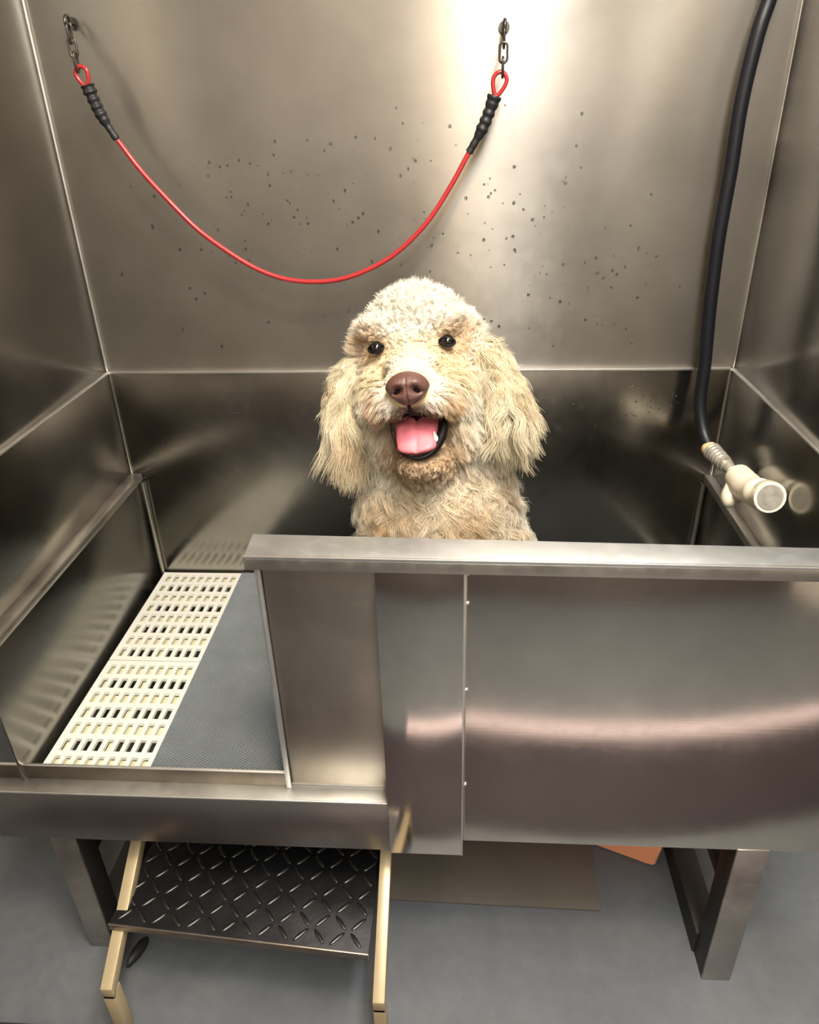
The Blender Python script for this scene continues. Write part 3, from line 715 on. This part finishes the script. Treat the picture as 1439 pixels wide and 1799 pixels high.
for i in (0, nu - 1):
    for j in range(nv - 1): bm.faces.new((top[i][j], bot[i][j], bot[i][j + 1], top[i][j + 1]))
bm_obj('tongue', bm, M['tongue'], DOG, 80)
tube('tooth', [HL(0.0285, -0.104, 0.103), HL(0.0280, -0.097, 0.1075), HL(0.0262, -0.089, 0.109)], [0.0038, 0.0032, 0.0008], M['tooth'], DOG, 10)

# ---- fur
def fur_mat():
    m = bpy.data.materials.new('curly_fur'); m.use_nodes = True; nt = m.node_tree
    for n in list(nt.nodes): nt.nodes.remove(n)
    out = N(nt, 'ShaderNodeOutputMaterial'); at = N(nt, 'ShaderNodeAttribute', attribute_name='fur_color')
    hi = N(nt, 'ShaderNodeHairInfo'); gm = N(nt, 'ShaderNodeMix', data_type='RGBA', blend_type='MULTIPLY'); gm.inputs[0].default_value = 1.0
    L(nt, at.outputs['Color'], gm.inputs[6]); L(nt, ramp(nt, hi.outputs['Random'], [(0.0, (0.70, 0.67, 0.61, 1)), (0.6, (1, 1, 1, 1))]), gm.inputs[7])
    d = N(nt, 'ShaderNodeBsdfDiffuse'); tr = N(nt, 'ShaderNodeBsdfTranslucent'); g = N(nt, 'ShaderNodeBsdfGlossy'); g.inputs['Roughness'].default_value = 0.45
    L(nt, gm.outputs[2], d.inputs[0]); L(nt, gm.outputs[2], tr.inputs[0]); g.inputs[0].default_value = (1, 0.97, 0.9, 1)
    m1 = N(nt, 'ShaderNodeMixShader', i_0=0.16); L(nt, d.outputs[0], m1.inputs[1]); L(nt, tr.outputs[0], m1.inputs[2])
    m2 = N(nt, 'ShaderNodeMixShader', i_0=0.06); L(nt, m1.outputs[0], m2.inputs[1]); L(nt, g.outputs[0], m2.inputs[2])
    L(nt, m2.outputs[0], out.inputs[0]); return m
M['fur'] = fur_mat()

nv_ = len(body_me.vertices); co = np.empty(nv_ * 3); body_me.vertices.foreach_get('co', co); co = co.reshape(-1, 3)
body_me.calc_loop_triangles(); nt_ = len(body_me.loop_triangles); tri = np.empty(nt_ * 3, dtype=np.int32); body_me.loop_triangles.foreach_get('vertices', tri); tri = tri.reshape(-1, 3)
vn = np.empty(nv_ * 3); body_me.vertices.foreach_get('normal', vn); vn = vn.reshape(-1, 3)
A_, B_, C_ = co[tri[:, 0]], co[tri[:, 1]], co[tri[:, 2]]
area = np.linalg.norm(np.cross(B_ - A_, C_ - A_), axis=1) / 2
cen = (A_ + B_ + C_) / 3
Hn = np.array(H); RHn = np.array([list(rh), list(uh), list(fh)])
def to_local(p): return (p - Hn) @ RHn.T
def sstep(x, a, b):
    t_ = np.clip((x - a) / (b - a), 0, 1); return t_ * t_ * (3 - 2 * t_)
def seg_d(p, a, b):
    a, b = np.array(a), np.array(b); ab = b - a; t_ = np.clip(((p - a) @ ab) / (ab @ ab), 0, 1)
    return np.linalg.norm(p - (a + t_[:, None] * ab), axis=1), t_
cl = to_local(cen)
dens = np.where(cen[:, 2] > 0.80, 1.0, np.where(cen[:, 2] > 0.66, 0.9, 0.30))
dens *= np.where((cl[:, 2] < -0.03) & (cl[:, 1] > -0.2), 0.55, 1.0)
dens *= np.where((cl[:, 2] > 0.03) & (cl[:, 1] > -0.16), 1.5, 1.0)
prob = area * dens; prob /= prob.sum()
NS = 260000
ti = rng.choice(len(tri), NS, p=prob)
u_, v_ = rng.random(NS), rng.random(NS); fl_ = u_ + v_ > 1; u_[fl_] = 1 - u_[fl_]; v_[fl_] = 1 - v_[fl_]
w_ = 1 - u_ - v_
root = A_[ti] * w_[:, None] + B_[ti] * u_[:, None] + C_[ti] * v_[:, None]
nor = vn[tri[ti, 0]] * w_[:, None] + vn[tri[ti, 1]] * u_[:, None] + vn[tri[ti, 2]] * v_[:, None]
nor /= np.linalg.norm(nor, axis=1)[:, None] + 1e-9
h = to_local(root); hx, hy, hz = h[:, 0], h[:, 1], h[:, 2]; ax = np.abs(hx); sx_ = np.sign(hx)
# keep clear: nose, mouth, eyes
nz = ((hx / 0.031) ** 2 + ((hy + 0.024) / 0.027) ** 2 < 1) & (hz > 0.12)
inner = (ax < 0.036) & (hy < -0.066) & (hy > -0.117) & (hz > 0.03)
# inner |= (ax < 0.030) & (hy < -0.122) & (hy > -0.131) & (hz > 0.07) & (nor @ np.array(uh) > 0.5)
eyed = np.minimum(np.hypot((hx + 0.0525) / 1.3, (hy - 0.036) * 1.35), np.hypot((hx - 0.0525) / 1.3, (hy - 0.036) * 1.35))
eyed = np.where(hz > 0.02, eyed, 9)
soles = root[:, 2] < 0.436
keep = ~(nz | inner | (eyed < 0.0078) | soles)
root, nor, h = root[keep], nor[keep], h[keep]; eyed = eyed[keep]
hx, hy, hz = h.T; ax = np.abs(hx); sx_ = np.sign(hx); n = len(root)
# region weights
earw = np.zeros(n); eart = np.zeros(n)
for s_ in (-1, 1):
    e = EARS[s_]; da, ta = seg_d(root, e[0], e[1]); db, tb = seg_d(root, e[1], e[2])
    de = np.minimum(da, db); tt = np.where(da < db, ta * 0.5, 0.5 + tb * 0.5)
    m_ = (de < 0.037) & (hx * s_ > 0.092) ; earw = np.where(m_, 1.0, earw); eart = np.where(m_, tt, eart)
head = sstep(hy, -0.19, -0.13) * (1 - earw)
muz = sstep(hz, 0.055, 0.095) * (hy > -0.16) * (1 - earw)
upper = sstep(hy, -0.045, -0.015)
stash = muz * (1 - upper) * (hy > -0.10)
chin = (hy < -0.118) * (hz > 0.015) * (ax < 0.07) * (hy > -0.185) * (1 - earw)
face = sstep(hz, 0.0, 0.05) * (hy > -0.12) * (1 - earw)
chest = (1 - head) * (1 - earw) * (1 - np.clip(chin, 0, 1))
# length
ln_ = np.full(n, 0.030)
ln_ = np.where(hy > 0.02, 0.034, ln_)
ln_ = ln_ * (1 - face) + face * np.where(hy > 0.06, 0.026, np.where(hy > 0.0, 0.017, 0.028))
ln_ = ln_ * (1 - muz * upper) + muz * upper * 0.0125
ln_ = ln_ * (1 - stash) + stash * (0.013 + 0.011 * sstep(ax, 0.02, 0.05))
ln_ = np.where(chin > 0, 0.010 + 0.014 * sstep(-hy, 0.14, 0.175), ln_)
ln_ = np.where(earw > 0, 0.052 + 0.030 * sstep(eart, 0.2, 1.0), ln_)
ln_ = np.where(chest > 0.5, 0.054, ln_)
ln_ = np.where((chest > 0.5) & (root[:, 2] < 0.60), 0.024, ln_)
eyen = sstep(eyed, 0.032, 0.012); ln_ = ln_ * (1 - eyen) + eyen * 0.0085
mouthn = (hz > 0.05) * sstep(ax, 0.046, 0.030) * sstep(hy, -0.046, -0.060) * (hy > -0.11); ln_ = ln_ * (1 - mouthn) + mouthn * 0.007
nosen = sstep(np.hypot(hx / 1.15, hy + 0.022), 0.040, 0.026) * (hz > 0.10); ln_ = ln_ * (1 - nosen) + nosen * 0.006
# flow directions in head space -> world
flow = np.stack([hx * 5, np.full(n, 0.55), np.full(n, -0.25)], 1)
def setf(mask, arr):
    global flow
    mk = np.clip(mask, 0, 1)[:, None]; flow = flow * (1 - mk) + arr * mk
z0_ = np.zeros(n); o1_ = np.ones(n)
setf(face * (hy < 0.03), np.stack([sx_ * 0.8 + hx * 4, -0.6 * o1_, -0.5 * o1_], 1))
setf((hy < -0.01) * (1 - muz), np.stack([sx_ * 0.55, -1.0 * o1_, -0.15 * o1_], 1))
setf(muz * upper, np.stack([hx * 22, 0.75 * o1_, -0.8 * o1_], 1))
setf(stash, np.stack([sx_ * 0.55 + hx * 4, -0.75 * o1_, -0.55 * o1_], 1))
setf(chin, np.stack([hx * 5, -1.0 * o1_, 0.15 * o1_], 1))
up_eye = (eyed < 0.040) & (hy > 0.034) & (hz > 0.02)
setf(up_eye.astype(float), np.stack([sx_ * 0.5, 0.8 * o1_, 0.1 * o1_], 1))
fw_ = flow @ RHn
fw_ /= np.linalg.norm(fw_, axis=1)[:, None] + 1e-9
down = np.array([0, -0.12, -1.0]); sidew = np.array(rh)
fw_ = np.where((chest > 0.5)[:, None], down + (root[:, :1] - 0.68) * np.array([[1.6, 0, 0]]), fw_)
fw_ = np.where((earw > 0)[:, None], np.array([0, -0.10, -1.0]) + (np.where(sx_ > 0, 0.16, -0.10) * eart ** 2)[:, None] * sidew, fw_)
fw_ = fw_ - nor * np.sum(fw_ * nor, 1)[:, None] * 0.8
lift = np.full(n, 0.45); lift = np.where(muz > 0.5, 0.40, lift); lift = np.where(earw > 0, 0.22, lift); lift = np.where(chest > 0.5, 0.38, lift); lift = np.where(chin > 0, 0.55, lift)
lift = np.where((hy > 0.02) & (earw == 0) & (muz < 0.5), 0.62, lift); lift = lift * (1 - eyen) + 0.45 * eyen
dr = fw_ + nor * lift[:, None]; dr /= np.linalg.norm(dr, axis=1)[:, None] + 1e-9
# curl
amp = np.full(n, 0.0024); frq = np.full(n, 1.15)
amp = np.where(muz > 0.4, 0.0012, amp); amp = np.where(earw > 0, 0.0052, amp); frq = np.where(earw > 0, 1.5, frq)
amp = np.where(chest > 0.5, 0.0062, amp); frq = np.where(chest > 0.5, 2.1, frq)
amp = np.where(chin > 0, 0.0026, amp); amp = np.where(face > 0.5, np.minimum(amp, 0.0028), amp); amp = amp * (1 - 0.7 * eyen)
# colour
def C3(r, g, b): return np.array(lin(r, g, b)[:3])
cream, white, apri, yel, tan, brn, earc, chs = C3(248, 241, 224), C3(251, 248, 238), C3(222, 178, 124), C3(242, 224, 178), C3(222, 188, 144), C3(128, 88, 64), C3(244, 234, 204), C3(240, 220, 184)
col = np.tile(cream, (n, 1))
def mixc(c, wgt):
    global col
    wgt = np.clip(wgt, 0, 1)[:, None]; col = col * (1 - wgt) + c * wgt
pn = np.array([mnoise.noise(Vector(p) * 22) for p in root]); pn2 = np.array([mnoise.noise(Vector(p) * 60 + Vector((5, 3, 1))) for p in root])
mixc(white, 0.7 * (hy > 0.05) * (1 - earw))
mixc(yel, 0.75 * sstep(hz, 0.03, 0.07) * sstep(hy, -0.04, -0.01) * sstep(hy, 0.05, 0.02) * (1 - earw))
for s_ in (-1, 1):
    ex_, ey_, _z = EYE[s_]
    dd = np.hypot((hx - ex_ - s_ * 0.007) / 1.2, (hy - ey_ - 0.003))
    mixc(apri, 0.60 * sstep(dd, 0.030, 0.014) * (hz > 0.0))
mixc(white, 0.65 * muz * sstep(np.hypot(hx, hy + 0.022), 0.055, 0.034) * (hz > 0.10))
mixc(tan, (0.35 + 0.9 * np.clip(pn + 0.1, 0, 1)) * stash * sstep(ax, 0.020, 0.045))
mixc(tan, 0.5 * (chin > 0)); mixc(brn, 0.12 * (chin > 0) * sstep(hy, -0.16, -0.135))
md_ = np.maximum(np.maximum(ax - 0.034, 0), np.maximum(np.maximum(-0.070 - hy, 0) * (hy > -0.098), 0)); mouth_d = np.hypot(np.maximum(ax - 0.034, 0), np.maximum(np.abs(hy + 0.096) - 0.030, 0))
mixc(brn, np.where(hy < -0.118, 0.30, 0.85) * sstep(mouth_d, 0.021, 0.003) * (hz > 0.03) * (1 - earw))
mixc(tan, 0.5 * sstep(mouth_d, 0.045, 0.012) * (hy < -0.06) * (hz > -0.01) * (1 - earw))
mixc(brn, 0.80 * sstep(ax, 0.040, 0.016) * sstep(hy, -0.040, -0.050) * (hy > -0.08) * (hz > 0.08))
mixc(apri, 0.55 * stash * sstep(ax, 0.034, 0.05))
mixc(earc, earw); mixc(tan, earw * np.clip(pn2 * 1.6, 0, 0.7))
mixc(chs, chest * (0.75 + pn * 0.5) * sstep(np.abs(root[:, 0] - 0.675), 0.15, 0.06)); mixc(tan, chest * np.clip(pn * 1.5 + pn2 * 0.8, 0, 0.65) * sstep(np.abs(root[:, 0] - 0.675), 0.15, 0.05))
# clumps
def strands(sel, name, parent, clump_every, K=10, rad=0.00036, tight=0.60, wild=0.22):
    idx = np.nonzero(sel)[0]; m = len(idx)
    ci = rng.permutation(m)[:max(1, m // clump_every)]
    kd = kdtree.KDTree(len(ci)); R_ = root[idx]
    for k, c in enumerate(ci): kd.insert(R_[c], k)
    kd.balance()
    cid = np.array([kd.find(p)[1] for p in R_]); cr = idx[ci][cid]
    nc = len(ci); ph = rng.random(nc) * 2 * pi; hand = rng.choice([-1, 1], nc); lm = rng.uniform(0.72, 1.18, nc); jit = rng.normal(0, wild, (nc, 3)); fm = rng.uniform(0.75, 1.3, nc); am = rng.uniform(0.5, 1.35, nc)
    d = dr[cr] * 0.65 + dr[idx] * 0.35 + jit[cid] + rng.normal(0, 0.08, (m, 3)); d /= np.linalg.norm(d, axis=1)[:, None]
    e1 = np.cross(d, nor[cr] + 0.02); e1 /= np.linalg.norm(e1, axis=1)[:, None]; e2 = np.cross(d, e1)
    le = ln_[idx] * lm[cid] * rng.uniform(0.85, 1.1, m)
    off = R_ - root[cr]
    t_ = np.linspace(0, 1, K); P = np.empty((m, K, 3))
    a_ = amp[idx] * am[cid]; f_ = frq[idx] * fm[cid]; p0 = ph[cid] + rng.normal(0, 0.25, m); hd = hand[cid]
    c0, s0 = np.cos(p0), np.sin(p0)
    for k, t in enumerate(t_):
        an = p0 + hd * 2 * pi * f_ * t; g = min(1.0, t * 2.2)
        cur = ((np.cos(an) - c0 * (1 - g))[:, None] * e1 + (np.sin(an) - s0 * (1 - g))[:, None] * e2 * 0.55) * (a_ * g)[:, None]
        P[:, k] = R_ + d * (le * t)[:, None] + cur - off * (tight * min(1, t * 1.3)) + np.array([0, 0, -1.0]) * (le * 0.22 * t * t)[:, None]
    cu = bpy.data.hair_curves.new(name); cu.add_curves([K] * m)
    cu.attributes['position'].data.foreach_set('vector', P.astype(np.float32).ravel())
    ra = cu.attributes.get('radius') or cu.attributes.new('radius', 'FLOAT', 'POINT')
    rr = rad * (1 - 0.72 * t_ ** 1.5); ra.data.foreach_set('value', np.tile(rr, m).astype(np.float32))
    fc = cu.attributes.new('fur_color', 'FLOAT_COLOR', 'CURVE')
    cv = rng.uniform(0.78, 1.06, nc)[cid][:, None]; cc = np.clip((col[idx] * 0.6 + col[cr] * 0.4) * cv, 0, 0.95)
    fc.data.foreach_set('color', np.concatenate([cc, np.ones((m, 1))], 1).astype(np.float32).ravel())
    cu.materials.append(M['fur'])
    o = bpy.data.objects.new(name, cu); COL.objects.link(o); adopt(o, parent); return o
isear = earw > 0
ischest = (chest > 0.5) & ~isear
fur = strands(~isear & ~ischest, 'fur', DOG, 18, 10, 0.00034, 0.45, 0.15); fur['kind'] = 'stuff'; fur['label'] = 'dense cream curls'
fur = strands(ischest, 'chest_fur', DOG, 34, 16, 0.00036, 0.80, 0.10); fur['kind'] = 'stuff'; fur['label'] = 'long tan and cream ringlets'
for s_ in (-1, 1):
    o = strands(isear & (sx_ == s_), 'ear_fur', DOG, 44, 16, 0.00036, 0.78, 0.09); o['kind'] = 'stuff'; o['label'] = 'long wavy ear hair'
